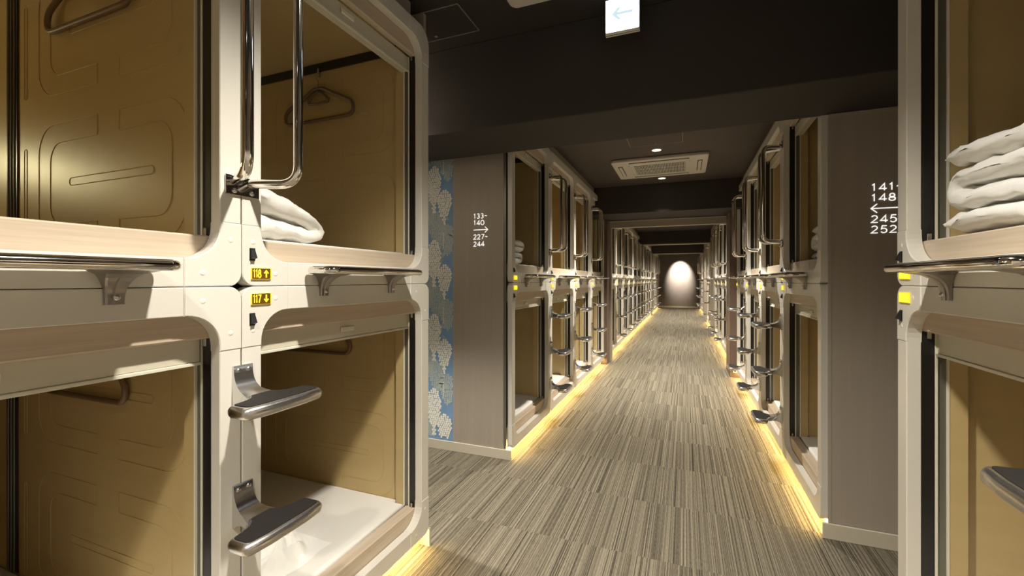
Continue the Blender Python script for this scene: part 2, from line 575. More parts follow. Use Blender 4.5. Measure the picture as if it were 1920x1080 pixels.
def embossed(rad, uw):
    """moulded rounded grooves on the side wall, as raised lines (y = depth, z)"""
    mb = MB()
    x = uw

    def line(pts, closed=False):
        mb.tube([(x, a, b) for a, b in pts], rad, 5, closed)

    def rr(y0, y1, z0, z1, r, gap=None):
        pts = arc(y1 - r, z1 - r, r, 0, PI / 2, 6) + arc(y0 + r, z1 - r, r, PI / 2, PI, 6) + arc(y0 + r, z0 + r, r, PI, 1.5 * PI, 6) + arc(y1 - r, z0 + r, r, 1.5 * PI, 2 * PI, 6)
        line(pts, True)

    def half(y0, y1, z0, z1, r, side):
        # one C-shaped half of the outline
        if side:
            pts = [(y1, z0)] + [(y1, z0)] + arc(y0 + r, z0 + r, r, 1.5 * PI, PI, 6) + arc(y0 + r, z1 - r, r, PI, PI / 2, 6) + [(y1, z1)]
        else:
            pts = [(y0, z0)] + arc(y1 - r, z0 + r, r, -PI / 2, 0, 6) + arc(y1 - r, z1 - r, r, 0, PI / 2, 6) + [(y0, z1)]
        line(pts[1:] if side else pts)
    for zc in (0.325, 0.80):
        half(0.16, 0.46, zc - 0.19, zc + 0.19, 0.09, True)
        half(0.57, 0.90, zc - 0.19, zc + 0.19, 0.09, False)
        half(0.22, 0.46, zc - 0.13, zc + 0.13, 0.06, True)
        half(0.57, 0.83, zc - 0.13, zc + 0.13, 0.06, False)
        rr(0.30, 0.72, zc - 0.012, zc + 0.012, 0.0115)
        line([(0.46, zc - 0.19), (0.46, zc - 0.13)])
        line([(0.46, zc + 0.19), (0.46, zc + 0.13)])
        line([(0.57, zc - 0.19), (0.57, zc - 0.13)])
        line([(0.57, zc + 0.19), (0.57, zc + 0.13)])
        rr(0.975, 0.992, zc - 0.18, zc + 0.13, 0.008)
    return mb


SILL, MATT = 0.128, 0.1385
CAPS = {}


def capsule(loc, rz, upper, lod, label, group, end0=False, end1=False, number=None, open_lamp=False):
    """front-loading sleeping capsule; local x along the row, y into the wall, z up"""
    H = HU if upper else HL
    t = thing('sleeping_capsule', label, 'capsule', loc, rz, group)
    key = 'U' if upper else 'L'
    for mx in (0, 1):
        for mz in (0, 1):
            ro = 0.034
            if upper and mz and ((mx == 0 and end0) or (mx == 1 and end1)):
                ro = 0.075
            obj('corner_cover', corner_mesh(mx, mz, H, ro), t)
    pm = get(('post', key), lambda: MB().box(0.0015, WP - 0.0008, -0.0004, 0.034, LZ - 0.001, H - LZ + 0.001, 0.002).mesh('side_post', M['cream']))
    obj('side_post', pm, t)
    obj('side_post', pm, t, (W - WP - 0.0008, 0, 0))
    rm = get('rail', lambda: MB().box(LU - 0.001, W - LU + 0.001, -0.0004, 0.034, 0.0008, WR - 0.0008, 0.002).mesh('frame_rail', M['cream']))
    obj('frame_rail', rm, t)
    obj('frame_rail', rm, t, (0, 0, H - WR))
    # sill, valance, shutter housing
    obj('sill_board', get('sill', lambda: MB().box(0.042, W - 0.042, 0.036, 0.087, 0.052, SILL, 0.004).mesh('sill_board', M['wood'])), t)
    obj('valance', get('val', lambda: MB().box(0.042, W - 0.042, 0.0345, 0.062, -0.13, -0.05, 0.004).mesh('valance', M['wood'])), t, (0, 0, H))
    hs = obj('shutter_housing', get('hou', lambda: MB().box(0.060, W - 0.060, 0.066, 0.108, -0.192, -0.128, 0.004).mesh('shutter_housing', M['housing'])), t, (0, 0, H))
    if lod < 2:
        obj('pull_bar', get('pull', lambda: MB().box(0.062, W - 0.062, 0.062, 0.070, -0.198, -0.190, 0.001).mesh('pull_bar', M['trackstrip'])), hs)
        obj('latch', get('latch', lambda: MB().box(0.42, 0.485, 0.058, 0.0655, -0.168, -0.150, 0.003).mesh('latch', M['cap'])), hs)
    # jamb layers
    for s in (0, 1):
        def jb(y0, y1, uu):
            z0, z1 = SILL, H - 0.13
            return (0.040, uu, y0, y1, z0, z1) if s == 0 else (W - uu, W - 0.040, y0, y1, z0, z1)
        tr = obj('shutter_track', get(('tr', s, key), lambda: MB().box(*jb(0.0345, 0.063, 0.0575)).mesh('shutter_track', M['track'])), t)
        obj('track_trim', get(('tt', s, key), lambda: MB().box(*jb(0.0632, 0.069, 0.0595)).mesh('track_trim', M['trackstrip'])), t)
        obj('glass_channel', get(('gc', s, key), lambda: MB().box(*jb(0.0692, 0.0895, 0.054)).mesh('glass_channel', M['channel'])), t)
        obj('edge_trim', get(('et', s, key), lambda: MB().box(*jb(0.0897, 0.0945, 0.0595)).mesh('edge_trim', M['trackstrip'])), t)
        if lod < 2:
            uc = 0.0605 if s == 0 else W - 0.0605
            gm = get(('tg', s), lambda: MB().box(-0.003, 0.003, 0.044, 0.054, -0.010, 0.010, 0.001).mesh('track_guide', M['steel']))
            for zc in (SILL + 0.010, H - 0.13 - 0.010):
                obj('track_guide', gm, tr, (uc, 0, zc))

    # liner: floor, ceiling, two walls, back, with a step behind the opening
    def liner():
        D0, D1 = 0.095, 1.98
        th = 0.006
        b = MB()
        zf, zc = 0.02, H - 0.052
        for s in (0, 1):
            x0, x1 = (0.003, 0.058) if s == 0 else (W - 0.058, W - 0.003)
            b.box(x0, x1, D0, 0.135, zf, H - 0.05)
            x0, x1 = (0.003, 0.036) if s == 0 else (W - 0.036, W - 0.003)
            b.box(x0, x1, 0.135, D1, zf, H - 0.02)
        b.box(0.036, W - 0.036, 0.119, D1, zf, zf + 0.012)
        b.box(0.036, W - 0.036, 0.109, D1, zc, H - 0.02)
        b.box(0.036, W - 0.036, D1, D1 + 0.02, zf, H - 0.02)
        return b.mesh('liner', M['liner'])
    ln = obj('liner', get(('liner', key), liner), t)
    if lod < 2:
        def rails():
            b = MB()
            for x0, x1 in ((W - 0.046, W - 0.0363),):
                b.box(x0, x1, 0.137, 1.975, H - 0.093, H - 0.056)
            return b.mesh('curtain_rail', M['black'])
        obj('curtain_rail', get(('crail', key), rails), ln)
    if lod == 0:
        def strips():
            b = MB()
            for x0, x1 in ((W - 0.0405, W - 0.0363),):
                b.box(x0, x1, 1.03, 1.10, 0.14, H - 0.055)
            return b.mesh('joint_strip', M['track'])
        obj('joint_strip', get(('strip', key), strips), ln)

        for sd, xx in ((0, 0.0415), (1, W - 0.0415)):
            for q, yy in enumerate((1.045, 1.065, 1.085)):
                if sd:
                    obj('joint_bead', get(('bead', key, sd, q), lambda: MB().tube([(xx, yy, 0.14), (xx, yy, H - 0.056)], 0.0028, 6).mesh('joint_bead', M['channel'])), ln)
        obj('moulded_line', get(('emb', open_lamp), lambda: embossed(0.0013 if open_lamp == 'reading' else 0.0007, W - 0.0365).mesh('moulded_line', M['liner'])), ln)

        def caps():
            return MB().dome((0, 0, 0), (0, -1, 0), 0.0072, 0.0012, 14).mesh('screw_cap', M['cap'])
        cm = get('cap', caps)
        for mx in (0, 1):
            for mz in (0, 1):
                for (a, b) in ((0.031, 0.118), (0.100, 0.034)):
                    obj('screw_cap', cm, t, (W - a if mx else a, -0.002, H - b if mz else b))
    # number sign and rocker switch beside the joint
    zz = 0.034 if upper else H - 0.034
    sg = obj('number_sign', get('sign', lambda: MB().box(-0.030, 0.030, -0.0045, 0.0, -0.0150, 0.0150, 0.001).mesh('number_sign', M['plateframe'])), t, (0.054, -0.002, zz))
    if number:
        obj('sign_face', get('signf', lambda: MB().box(-0.0292, 0.0255, -0.0052, -0.0044, -0.0142, 0.0142).mesh('sign_face', M['platedark'])), sg)
        txt(number, sg)
    else:
        obj('sign_face', get('signg', lambda: MB().box(-0.0265, 0.0265, -0.0052, -0.0044, -0.0122, 0.0122).mesh('sign_face', M['plateglow'])), sg)
    zz = 0.085 if upper else H - 0.088

    def rocker():
        b = MB().box(-0.008, 0.008, -0.0015, 0, -0.0165, 0.0165)
        b.add([(-0.006, -0.001, 0.014), (0.006, -0.001, 0.014), (0.006, -0.001, -0.014), (-0.006, -0.001, -0.014), (-0.006, -0.0035, 0.013), (0.006, -0.0035, 0.013),
               (0.006, -0.0125, -0.009), (-0.006, -0.0125, -0.009)],
              [(4, 7, 6, 5), (0, 4, 5, 1), (3, 2, 6, 7), (0, 3, 7, 4), (1, 5, 6, 2)])
        return b.mesh('rocker_switch', M['black'])
    obj('rocker_switch', get('rock', rocker), t, (0.0285, -0.002, zz))
    if open_lamp:
        rl = build('reading_lamp', MB().box(0.40, 0.50, 1.93, 1.979, 0.52, 0.62, 0.004), M['white'], t)
        build('lamp_lens', MB().box(0.41, 0.49, 1.926, 1.9295, 0.53, 0.61), M[open_lamp], rl)
    return t


def ell(cx, cy, rx, ry, a0, a1, n=14):
    return [(cx + rx * math.cos(math.radians(a0 + (a1 - a0) * i / n)), cy + ry * math.sin(math.radians(a0 + (a1 - a0) * i / n))) for i in range(n + 1)]


# unit cell 1 high, about 0.75 wide
GL = {
    '1': [[(0.12, 0.80), (0.34, 1.0), (0.34, 0.0)]],
    '2': [ell(0.36, 0.72, 0.30, 0.28, 160, -35) + [(0.02, 0.0), (0.72, 0.0)]],
    '3': [ell(0.33, 0.74, 0.27, 0.26, 150, -80, 12), ell(0.33, 0.26, 0.31, 0.26, 80, -150, 12)],
    '4': [[(0.80, 0.26), (0.02, 0.26), (0.56, 1.0), (0.56, 0.0)]],
    '5': [[(0.68, 1.0), (0.20, 1.0), (0.13, 0.56)] + ell(0.36, 0.32, 0.33, 0.32, 120, -150, 14)],
    '7': [[(0.04, 1.0), (0.70, 1.0), (0.22, 0.0)]],
    '8': [ell(0.38, 0.75, 0.26, 0.25, 0, 360, 18), ell(0.38, 0.25, 0.33, 0.26, 0, 360, 18)],
    '0': [ell(0.42, 0.5, 0.42, 0.5, 0, 360, 22)],
    '~': [[(0.0, 0.46), (0.10, 0.56), (0.22, 0.56), (0.34, 0.46), (0.46, 0.46), (0.56, 0.56)]],
}


def ribbon(mb, pts, wd, y):
    n = len(pts)
    L_, R_ = [], []
    for i in range(n):
        a, b = pts[max(i - 1, 0)], pts[min(i + 1, n - 1)]
        if 0 < i < n - 1:
            d1 = Vector((pts[i][0] - a[0], pts[i][1] - a[1])).normalized()
            d2 = Vector((b[0] - pts[i][0], b[1] - pts[i][1])).normalized()
            dn = (d1 + d2)
            if dn.length < 1e-4: dn = d1
            dn.normalize()
            k = 1 / max(0.45, dn.dot(d1))
        else:
            dn = Vector((b[0] - a[0], b[1] - a[1])).normalized()
            k = 1
        nx, nz = -dn.y * wd / 2 * k, dn.x * wd / 2 * k
        L_.append((pts[i][0] + nx, y, pts[i][1] + nz))
        R_.append((pts[i][0] - nx, y, pts[i][1] - nz))
    mb.add(L_ + R_, [(i, i + 1, n + i + 1, n + i) for i in range(n - 1)])


# digits and arrow of the small lit number signs
def txt(s, parent):
    cx = -0.0262
    for ch in s[:3]:
        b = MB()
        wdt = 0.007 if ch == '1' else 0.0098
        for st in GL[ch]:
            ribbon(b, [(cx + q[0] * 0.0115 + (-0.0008 if ch == '1' else 0.0), (q[1] - 0.5) * 0.0205) for q in st], 0.0031, -0.0056)
        build('numeral', b, M['plateglow'], parent)
        cx += wdt
    up = 1 if s[3] == '^' else -1
    a = [(0, 0.0105), (0.0075, 0.002), (0.0055, 0.000), (0.0022, 0.0030), (0.0022, -0.0105), (-0.0022, -0.0105), (-0.0022, 0.0030), (-0.0055, 0.0), (-0.0075, 0.002)]
    a = [(0.0125 + x, z * up) for x, z in a]
    if up == 1:
        a.reverse()
    build('number_arrow', MB().prism(a, -0.0057, -0.0050), M['plateglow'], parent)


# ------------------------------------------------------------------ step ledge, foot step, grab bar
def rrect(x0, x1, y0, y1, rf, rb, n=6):
    """ccw outline seen from above; front (low y) radius rf, back radius rb"""
    return (arc(x0 + rf, y0 + rf, rf, PI, 1.5 * PI, n) + arc(x1 - rf, y0 + rf, rf, 1.5 * PI, 2 * PI, n) +
            arc(x1 - rb, y1 - rb, rb, 0, PI / 2, n) + arc(x0 + rb, y1 - rb, rb, PI / 2, PI, n))


def ledge(loc, rz, label, group, lod):
    t = thing('step_ledge', label, 'ledge', loc, rz, group)
    hw = 0.25
    out = rrect(-hw, hw, -0.112, -0.012, 0.036, 0.012)
    bd = obj('tread', get('ldg', lambda: MB().slab(out, -0.012, 0.010, 0.010).mesh('tread', M['chrome'])), t)
    obj('grip_mat', get('ldgm', lambda: MB().slab(inset(out, 0.014), 0.0102, 0.0116, 0.0006, 1).mesh('grip_mat', M['mat'])), bd)

    def br():
        b = MB()
        n = 9
        rings = []
        for i in range(n + 1):
            q = i / n
            z = -0.080 + 0.069 * q
            p = 0.010 + 0.075 * (1 - math.sqrt(max(0, 1 - q ** 3)))
            hw_ = 0.0165 + 0.030 * (1 - math.sqrt(max(0, 1 - q ** 2.6)))
            rings.append([(-hw_, -0.002, z), (-hw_, -p + 0.003, z), (-hw_ + 0.003, -p, z), (-0.006, -p, z), (-0.004, -p - 0.004, z), (0.004, -p - 0.004, z), (0.006, -p, z), (hw_ - 0.003, -p, z), (hw_, -p + 0.003, z), (hw_, -0.002, z)])
        N = len(rings[0])
        vs = [v for r in rings for v in r]
        fs = [tuple(range(N)), tuple(range(n * N + N - 1, n * N - 1, -1))]
        for k in range(n):
            for i in range(N):
                j = (i + 1) % N
                fs.append((k * N + j, k * N + i, (k + 1) * N + i, (k + 1) * N + j))
        b.add(vs, fs)
        return b.mesh('bracket', M['bracket'])
    bm_ = get('brk', br)
    scr = get('scr', lambda: MB().dome((0, 0, 0), (0, -1, 0), 0.0068, 0.006, 10).mesh('screw', M['steel']))
    for s in (-1, 1):
        b = obj('bracket', bm_, t, (s * 0.172, 0, 0))
        if lod < 2:
            for z in (-0.040, -0.066):
                obj('screw', scr, b, (0.0, -0.013, z))
    return t


def footstep(loc, rz, label, group, lod):
    t = thing('foot_step', label, 'step', loc, rz, group)
    h = [(0.034, -0.058), (0.042, -0.074), (0.058, -0.087), (0.080, -0.093), (0.098, -0.095), (0.109, -0.101), (0.114, -0.112), (0.114, -0.150), (0.109, -0.163),
         (0.098, -0.170), (0.05, -0.175)]
    # ccw from above: start at the left back, along the front to the right back
    out = [(-x, y) for x, y in h] + [(x, y) for x, y in reversed(h)]

    def tread():
        return MB().slab(out, -0.030, 0.0, 0.0125).mesh('tread', M['alu'])
    tr = obj('tread', get('fst', tread), t)
    obj('grip_mat', get('fsm', lambda: MB().slab(inset(out, 0.0120), 0.0001, 0.0016, 0.0006, 1).mesh('grip_mat', M['mat'])), tr)

    def br():
        prof = [(0, 0.068), (0.007, 0.068), (0.008, 0.046), (0.012, 0.032), (0.020, 0.018), (0.033, 0.007), (0.052, 0.001), (0.072, -0.003), (0.092, -0.006),
                (0.092, -0.020), (0.06, -0.022), (0.036, -0.024), (0.018, -0.030), (0.009, -0.038), (0, -0.038)]
        b = MB()
        n = len(prof)

        def hw(v):
            return 0.0262 + 0.020 * (min(1, v / 0.085)) ** 2.2
        vs = []
        for s in (-1, 1):
            for v, z in prof:
                vs.append((s * hw(v), -v, z))
        fs = [tuple(range(n - 1, -1, -1)), tuple(range(n, 2 * n))]
        b.add(vs, fs)
        b.add(vs, [(i, (i + 1) % n, n + (i + 1) % n, n + i) for i in range(n)], True)
        return b.mesh('bracket', M['alu'])
    b = obj('bracket', get('fsb', br), t)
    if lod < 2:
        scr = get('scr', None)
        for x, z in ((-0.014, 0.056), (0.014, 0.056), (-0.0145, -0.026)):
            obj('screw', scr, b, (x, -0.007, z))
    return t


def bend(p0, p1, p2, r, n=6):
    """rounded corner at p1"""
    p0, p1, p2 = Vector(p0), Vector(p1), Vector(p2)
    a = p1 + (p0 - p1).normalized() * r
    c = p1 + (p2 - p1).normalized() * r
    return [a.lerp(p1, k / n).lerp(p1.lerp(c, k / n), k / n) for k in range(n + 1)]


def grabbar(loc, rz, label, group, lod):
    t = thing('grab_bar', label, 'handle', loc, rz, group)
    z0, z1 = 1.455, 2.075
    for s in (-1, 1):
        def tb():
            r0, r1 = (s * 0.022, -0.003, z0), (s * 0.072, -0.118, z0)
            q0, q1 = (s * 0.022, -0.003, z1), (s * 0.072, -0.118, z1)
            pts = [r0] + bend(r0, r1, q1, 0.05, 8) + bend(r1, q1, q0, 0.05, 8) + [q0]
            return MB().tube(pts, 0.0125, 16).mesh('bar_tube', M['chrome'])
        obj('bar_tube', get(('tb', s), tb), t)
    pm = get('gpl', lambda: MB().box(-0.046, 0.046, -0.0065, -0.0022, -0.025, 0.025, 0.001).mesh('wall_plate', M['plate']))
    for z, sz in ((z0 - 0.012, -0.014), (z1 + 0.012, 0.014)):
        p = obj('wall_plate', pm, t, (0, 0, z))
        if lod < 2:
            for s in (-1, 1):
                obj('screw', get('scr', None), p, (s * 0.024, -0.0065, sz))
    return t


get('scr', lambda: MB().dome((0, 0, 0), (0, -1, 0), 0.0068, 0.006, 10).mesh('screw', M['steel']))

# ------------------------------------------------------------------ rows of capsules
ORD = ['first', 'second', 'third', 'fourth', 'fifth', 'sixth', 'seventh', 'eighth', 'ninth', 'tenth']


def mattress_me():
    def f():
        b = MB()
        out = [(0.062, 0.089), (W - 0.062, 0.089), (W - 0.062, 0.137), (W - 0.038, 0.137), (W - 0.038, 1.97), (0.038, 1.97), (0.038, 0.137), (0.062, 0.137)]
        b.slab(out, 0.034, MATT, 0.012)
        return b.mesh('mattress', M['sheet'])
    return get('mattress', f)


def row(side, y_start, n, lod, where, group, ladders='inner', near_numbers=None, first_extra=None, lower_matt=True):
    """columns are counted from the camera outwards; where = phrase naming the row"""
    left = side == 'L'
    x = XL if left else XR
    rz = PI / 2 if left else -PI / 2
    for i in range(n):
        ya, yb = y_start + i * W, y_start + (i + 1) * W
        yo = ya if left else yb
        o_ = ORD[i]
        low_end = (i == 0)
        far_end = (i == n - 1)
        e0, e1 = (low_end, far_end) if left else (far_end, low_end)
        lab_u = lab_l = None
        num_u = num_l = None
        lampon = False
        if near_numbers and i in near_numbers:
            num_u, num_l, lab_u, lab_l, lampon = near_numbers[i]
        capsule((x, yo, ZS), rz, True, lod, lab_u or f'cream upper capsule, {o_} column {where}', 'cream sleeping capsules', e0, e1, num_u, lampon)
        capsule((x, yo, Z0), rz, False, lod, lab_l or f'cream lower capsule, {o_} column {where}', 'cream sleeping capsules', e0, e1, num_l)
        uc = yo + (W / 2 if left else -W / 2)
        ledge((x, uc, 1.231), rz, f'chrome-edged step ledge on the {o_} column {where}', 'step ledges under the upper capsules', lod)
        if lower_matt and (lod < 2 or i < 2):
            m_ = tag(obj('mattress', mattress_me(), None, (x, yo, Z0), (0, 0, rz)), f'white mattress in the lower capsule, {o_} column {where}', 'mattress', 'mattresses in the lower capsules')
        # ladder hardware at this column's own joint (its u = 0 side), except at row ends
        has = (i > 0) if left else (i < n - 1)
        if has:
            yj = yo
            jl = f'between the {ORD[i-1]} and {ORD[i]} columns {where}' if left else f'between the {ORD[i]} and {ORD[i+1]} columns {where}'
            grabbar((x, yj, 0), rz, f'grab bar {jl}', 'chrome grab bars', lod)
            for k, z in enumerate((0.912, 0.605, 0.298)):
                footstep((x, yj, z), rz, f'{["top", "middle", "bottom"][k]} foot step {jl}', 'cast foot steps', lod)
    # plinth and LED strip
    ya, yb = y_start, y_start + n * W
    sg = 1 if left else -1
    pt = tag(obj('plinth', None), f'recessed pale plinth with warm light strip, capsule row {where}', 'plinth')
    xs = x - sg * 0.045
    build('plinth_board', MB().box(xs, xs - sg * 0.02, ya, yb, 0, Z0 - 0.004), M['plinth'], pt)
    ym = ya if ya > 2.2 else yb
    if ya < 2.2:
        build('end_cap', MB().box(x - sg * 0.066, x + sg * 0.004, yb - 0.001, yb + 0.012, 0, Z0 + 0.012), M['base'], pt)
    for i in range(n):
        build('light_strip', MB().box(x - sg * 0.022, x - sg * 0.034, ya + i * W + 0.015, ya + (i + 1) * W - 0.015, Z0 - 0.007, Z0 - 0.0015), M['led'], pt)


row('L', 0.8 - W, 2, 0, 'nearest the camera, wallpaper side', None, near_numbers={
    0: (None, None, 'cream upper capsule cut by the photo edge, its moulded wall glowing', 'cream lower capsule cut by the photo edge, wallpaper side', 'reading'),
    1: ('118^', '117v', 'cream upper capsule 118 with folded duvet and coat hanger', 'cream lower capsule 117 with crumpled white sheet on its mattress', 'reading_dim')})
row('R', 1.65 - W, 1, 0, 'nearest the camera, taupe panel side', None, near_numbers={
    0: (None, None, 'cream upper capsule with a thick stack of folded duvets', 'cream lower capsule under the duvet stack, cut by the photo edge', False)})
row('L', 2.718, 4, 1, 'past the flowered wallpaper', None)
row('R', 2.445, 4, 1, 'past the dark taupe panel', None)
row('L', 6.605, 10, 2, 'beyond the portal, wallpaper side', None)
row('R', 6.605, 4, 2, 'beyond the portal, taupe panel side', None)
row('R', 11.90, 2, 2, 'between the two filler panels', None)
row('L', 16.2, 4, 2, 'of the last row, wallpaper side', None)
row('R', 16.2, 4, 2, 'of the last row, taupe panel side', None)
# ladder hardware of the joint nearest the camera on the right
YJR = 0.80
for k, z in enumerate((0.912,)):
    footstep((XR, YJR, z), -PI / 2, 'large foot step cut by the photo edge, under the duvet stack', 'cast foot steps', 0)


# ------------------------------------------------------------------ bedding
def duvet(name, loc, rz, L, D, n, t, seed, label, group=None, wedge=0.0, parent=None, shifts=None, amp=0.010):
    """duvet folded n times: a thick ribbon folded back and forth in u-z, swept along the depth"""
    rnd = random.Random(seed)
    pitch = t * 0.89
    R = pitch / 2
    cl = []
    m = 20
    sh = shifts or [rnd.uniform(-0.02, 0.02) for _ in range(n)]
    for i in range(n):
        z = t / 2 + i * pitch
        u0, u1 = 0.0 + R, L - R + sh[i]
        seg = [(u0 + (u1 - u0) * k / m, z) for k in range(m + 1)]
        if i % 2:
            seg.reverse()
        cl += seg
        if i < n - 1:
            c = seg[-1]
            sg = 1 if i % 2 == 0 else -1
            cl += [(c[0] + sg * R * math.sin(PI * k / 6), c[1] + R * (1 - math.cos(PI * k / 6))) for k in range(1, 6)]
    h = t * 0.5
    nose = [h * math.sin(PI / 2 * k / 4) for k in (4, 3, 2, 1)]
    d0 = -1
    d1 = 1 if n % 2 else -1
    cl = [(cl[0][0] + d0 * q, cl[0][1]) for q in nose] + cl + [(cl[-1][0] + d1 * q, cl[-1][1]) for q in reversed(nose)]
    N = len(cl)
    nor = []
    for i in range(N):
        a, b = cl[max(i - 1, 0)], cl[min(i + 1, N - 1)]
        l = math.hypot(b[0] - a[0], b[1] - a[1]) or 1e-6
        nor.append((-(b[1] - a[1]) / l, (b[0] - a[0]) / l))
    K = 44
    # closed cross section: rounded nose at both ends
    sec = []
    h = t * 0.5
    for i in range(N):
        e = min(i, N - 1 - i)
        s = max(0.06, math.sin(math.acos(min(1, nose[e] / h)))) if e < 4 else 1
        sec.append((i, s))
    mb = MB()
    vs = []
    off = Vector((seed * 3.1, seed * 1.7, 0))
    for j in range(K + 1):
        f = (1 - math.cos(PI * j / K)) / 2
        s = (max(0, 1 - abs(2 * f - 1) ** 7)) ** 0.5 * 0.97 + 0.03
        for side in (1, -1):
            rng = range(N) if side == 1 else range(N - 1, -1, -1)
            for i in rng:
                si = sec[i][1]
                u = cl[i][0] + nor[i][0] * h * s * si * side
                z = cl[i][1] + nor[i][1] * h * s * si * side
                d = f * D + 0.012 * math.sin(7 * u + seed)
                p = Vector((u * 6, d * 6, z * 9)) + off
                w1 = noise.noise(p)
                w2 = abs(noise.noise(p * 2.1 + Vector((5, 1, 2)))) * 0.9 + abs(noise.noise(p * 4.7 + Vector((1, 8, 2)))) * 0.45 - 0.3
                w3 = abs(noise.noise(Vector((u * 16 + 3 * seed, d * 9 + u * 8, side * 2.0 + z * 6))))
                z -= amp * 0.45 * max(0, 0.25 - w3) * 2
                u += amp * 0.9 * w1
                z += amp * (0.5 * w1 - 0.9 * w2)
                z *= 1 - wedge * max(0, min(1, u / L)) ** 1.2
                d += amp * noise.noise(p + Vector((9, 9, 9)))
                vs.append((u, d, max(0.001, z)))
    M2 = 2 * N
    fs = []
    for j in range(K):
        for i in range(M2):
            k = (i + 1) % M2
            fs.append((j * M2 + i, j * M2 + k, (j + 1) * M2 + k, (j + 1) * M2 + i))
    for j in (0, K):
        for i in range(N - 1):
            a, b = j * M2 + i, j * M2 + i + 1
            c, d = j * M2 + M2 - 2 - i, j * M2 + M2 - 1 - i
            fs.append((a, b, c, d) if j else (d, c, b, a))
    mb.add(vs, fs, True)
    o = build(name, mb, M['fabric'], None, loc, (0, 0, rz))
    return tag(o, label, 'duvet', group)


def place(side, yo, z0, u, d, z):
    if side == 'L':
        return (XL - d, yo + u, z0 + z), PI / 2
    return (XR + d, yo - u, z0 + z), -PI / 2


G = 'folded duvets in the upper capsules'
p, rz = place('L', 0.8, ZS, 0.045, 0.12, MATT)
duvet('folded_duvet', p, rz, 0.338, 0.52, 2, 0.112, 1, 'white duvet folded in two in upper capsule 118', G, wedge=0.5, shifts=[0.0, 0.01], amp=0.028)
p, rz = place('R', 1.65, ZS, 0.115, 0.07, MATT)
duvet('folded_duvet', p, rz, 0.60, 0.55, 4, 0.064, 5, 'white duvet folded in four near the sign 141 panel', G, shifts=[0, -0.02, 0.03, 0.0], amp=0.024)
p, rz = place('L', 2.718, ZS, 0.07, 0.14, MATT)
duvet('folded_duvet', p, rz, 0.50, 0.5, 4, 0.055, 7, 'white folded duvet just behind the 133 sign panel', G, amp=0.014)
p, rz = place('R', 2.445 + W, ZS, 0.09, 0.14, MATT)
duvet('folded_duvet', p, rz, 0.62, 0.5, 4, 0.06, 9, 'white folded duvet in the upper capsule beside the 141 sign panel', G, amp=0.014)
p, rz = place('R', 2.445 + W, Z0, 0.28, 0.30, MATT)
duvet('folded_duvet', p, rz, 0.45, 0.6, 3, 0.062, 11, 'white folded duvet low down beside the 141 sign panel', None, amp=0.014)
for (sd, yo, lb) in (('L', 0.8, 'white mattress under the duvet of upper capsule 118'), ('R', 1.65, 'white mattress under the thick duvet stack'),
                     ('L', 2.718, 'white mattress in the upper capsule behind the 133 sign panel'), ('R', 2.445 + W, 'white mattress in the upper capsule beside the 141 sign panel')):
    p, rz = place(sd, yo, ZS, 0, 0, 0)
    tag(obj('mattress', mattress_me(), None, p, (0, 0, rz)), lb, 'mattress', 'mattresses in the upper capsules')


def crumpled(loc, rz, label):
    mb = MB()
    nx, ny = 46, 46
    Lx, Ly = 0.44, 0.46
    vs = []
    for j in range(ny + 1):
        for i in range(nx + 1):
            a, b = i / nx * 2 - 1, j / ny * 2 - 1
            r = (abs(a) ** 2.6 + abs(b) ** 2.6) ** (1 / 2.6)
            ang = math.atan2(b, a)
            rim = 0.92 + 0.10 * noise.noise(Vector((math.cos(ang) * 2, math.sin(ang) * 2, 3)))
            k = max(0, 1 - (r / rim) ** 4)
            q = Vector((a * 2.6 + b * 1.3, b * 5.0 - a * 0.9, 0.3))
            n1 = 1 - abs(noise.noise(q * 1.1)) * 2.4
            n2 = 1 - abs(noise.noise(q * 2.6 + Vector((4, 2, 1)))) * 2.2
            hgt = k ** 0.5 * (0.050 + 0.052 * n1 + 0.022 * n2) + 0.001
            vs.append(((a * 0.5 + 0.02 * noise.noise(q + Vector((7, 0, 0)))) * Lx, (b * 0.5) * Ly + 0.02 * noise.noise(q), max(0.0008, hgt)))
    fs = []
    for j in range(ny):
        for i in range(nx):
            a = j * (nx + 1) + i
            fs.append((a, a + 1, a + nx + 2, a + nx + 1))
    mb.add(vs, fs, True)
    return tag(build('crumpled_sheet', mb, M['fabric'], None, loc, (0, 0, rz)), label, 'sheet')


p, rz = place('L', 0.8, Z0, 0.27, 0.40, MATT)
crumpled(p, rz, 'crumpled white sheet on the mattress of lower capsule 117')


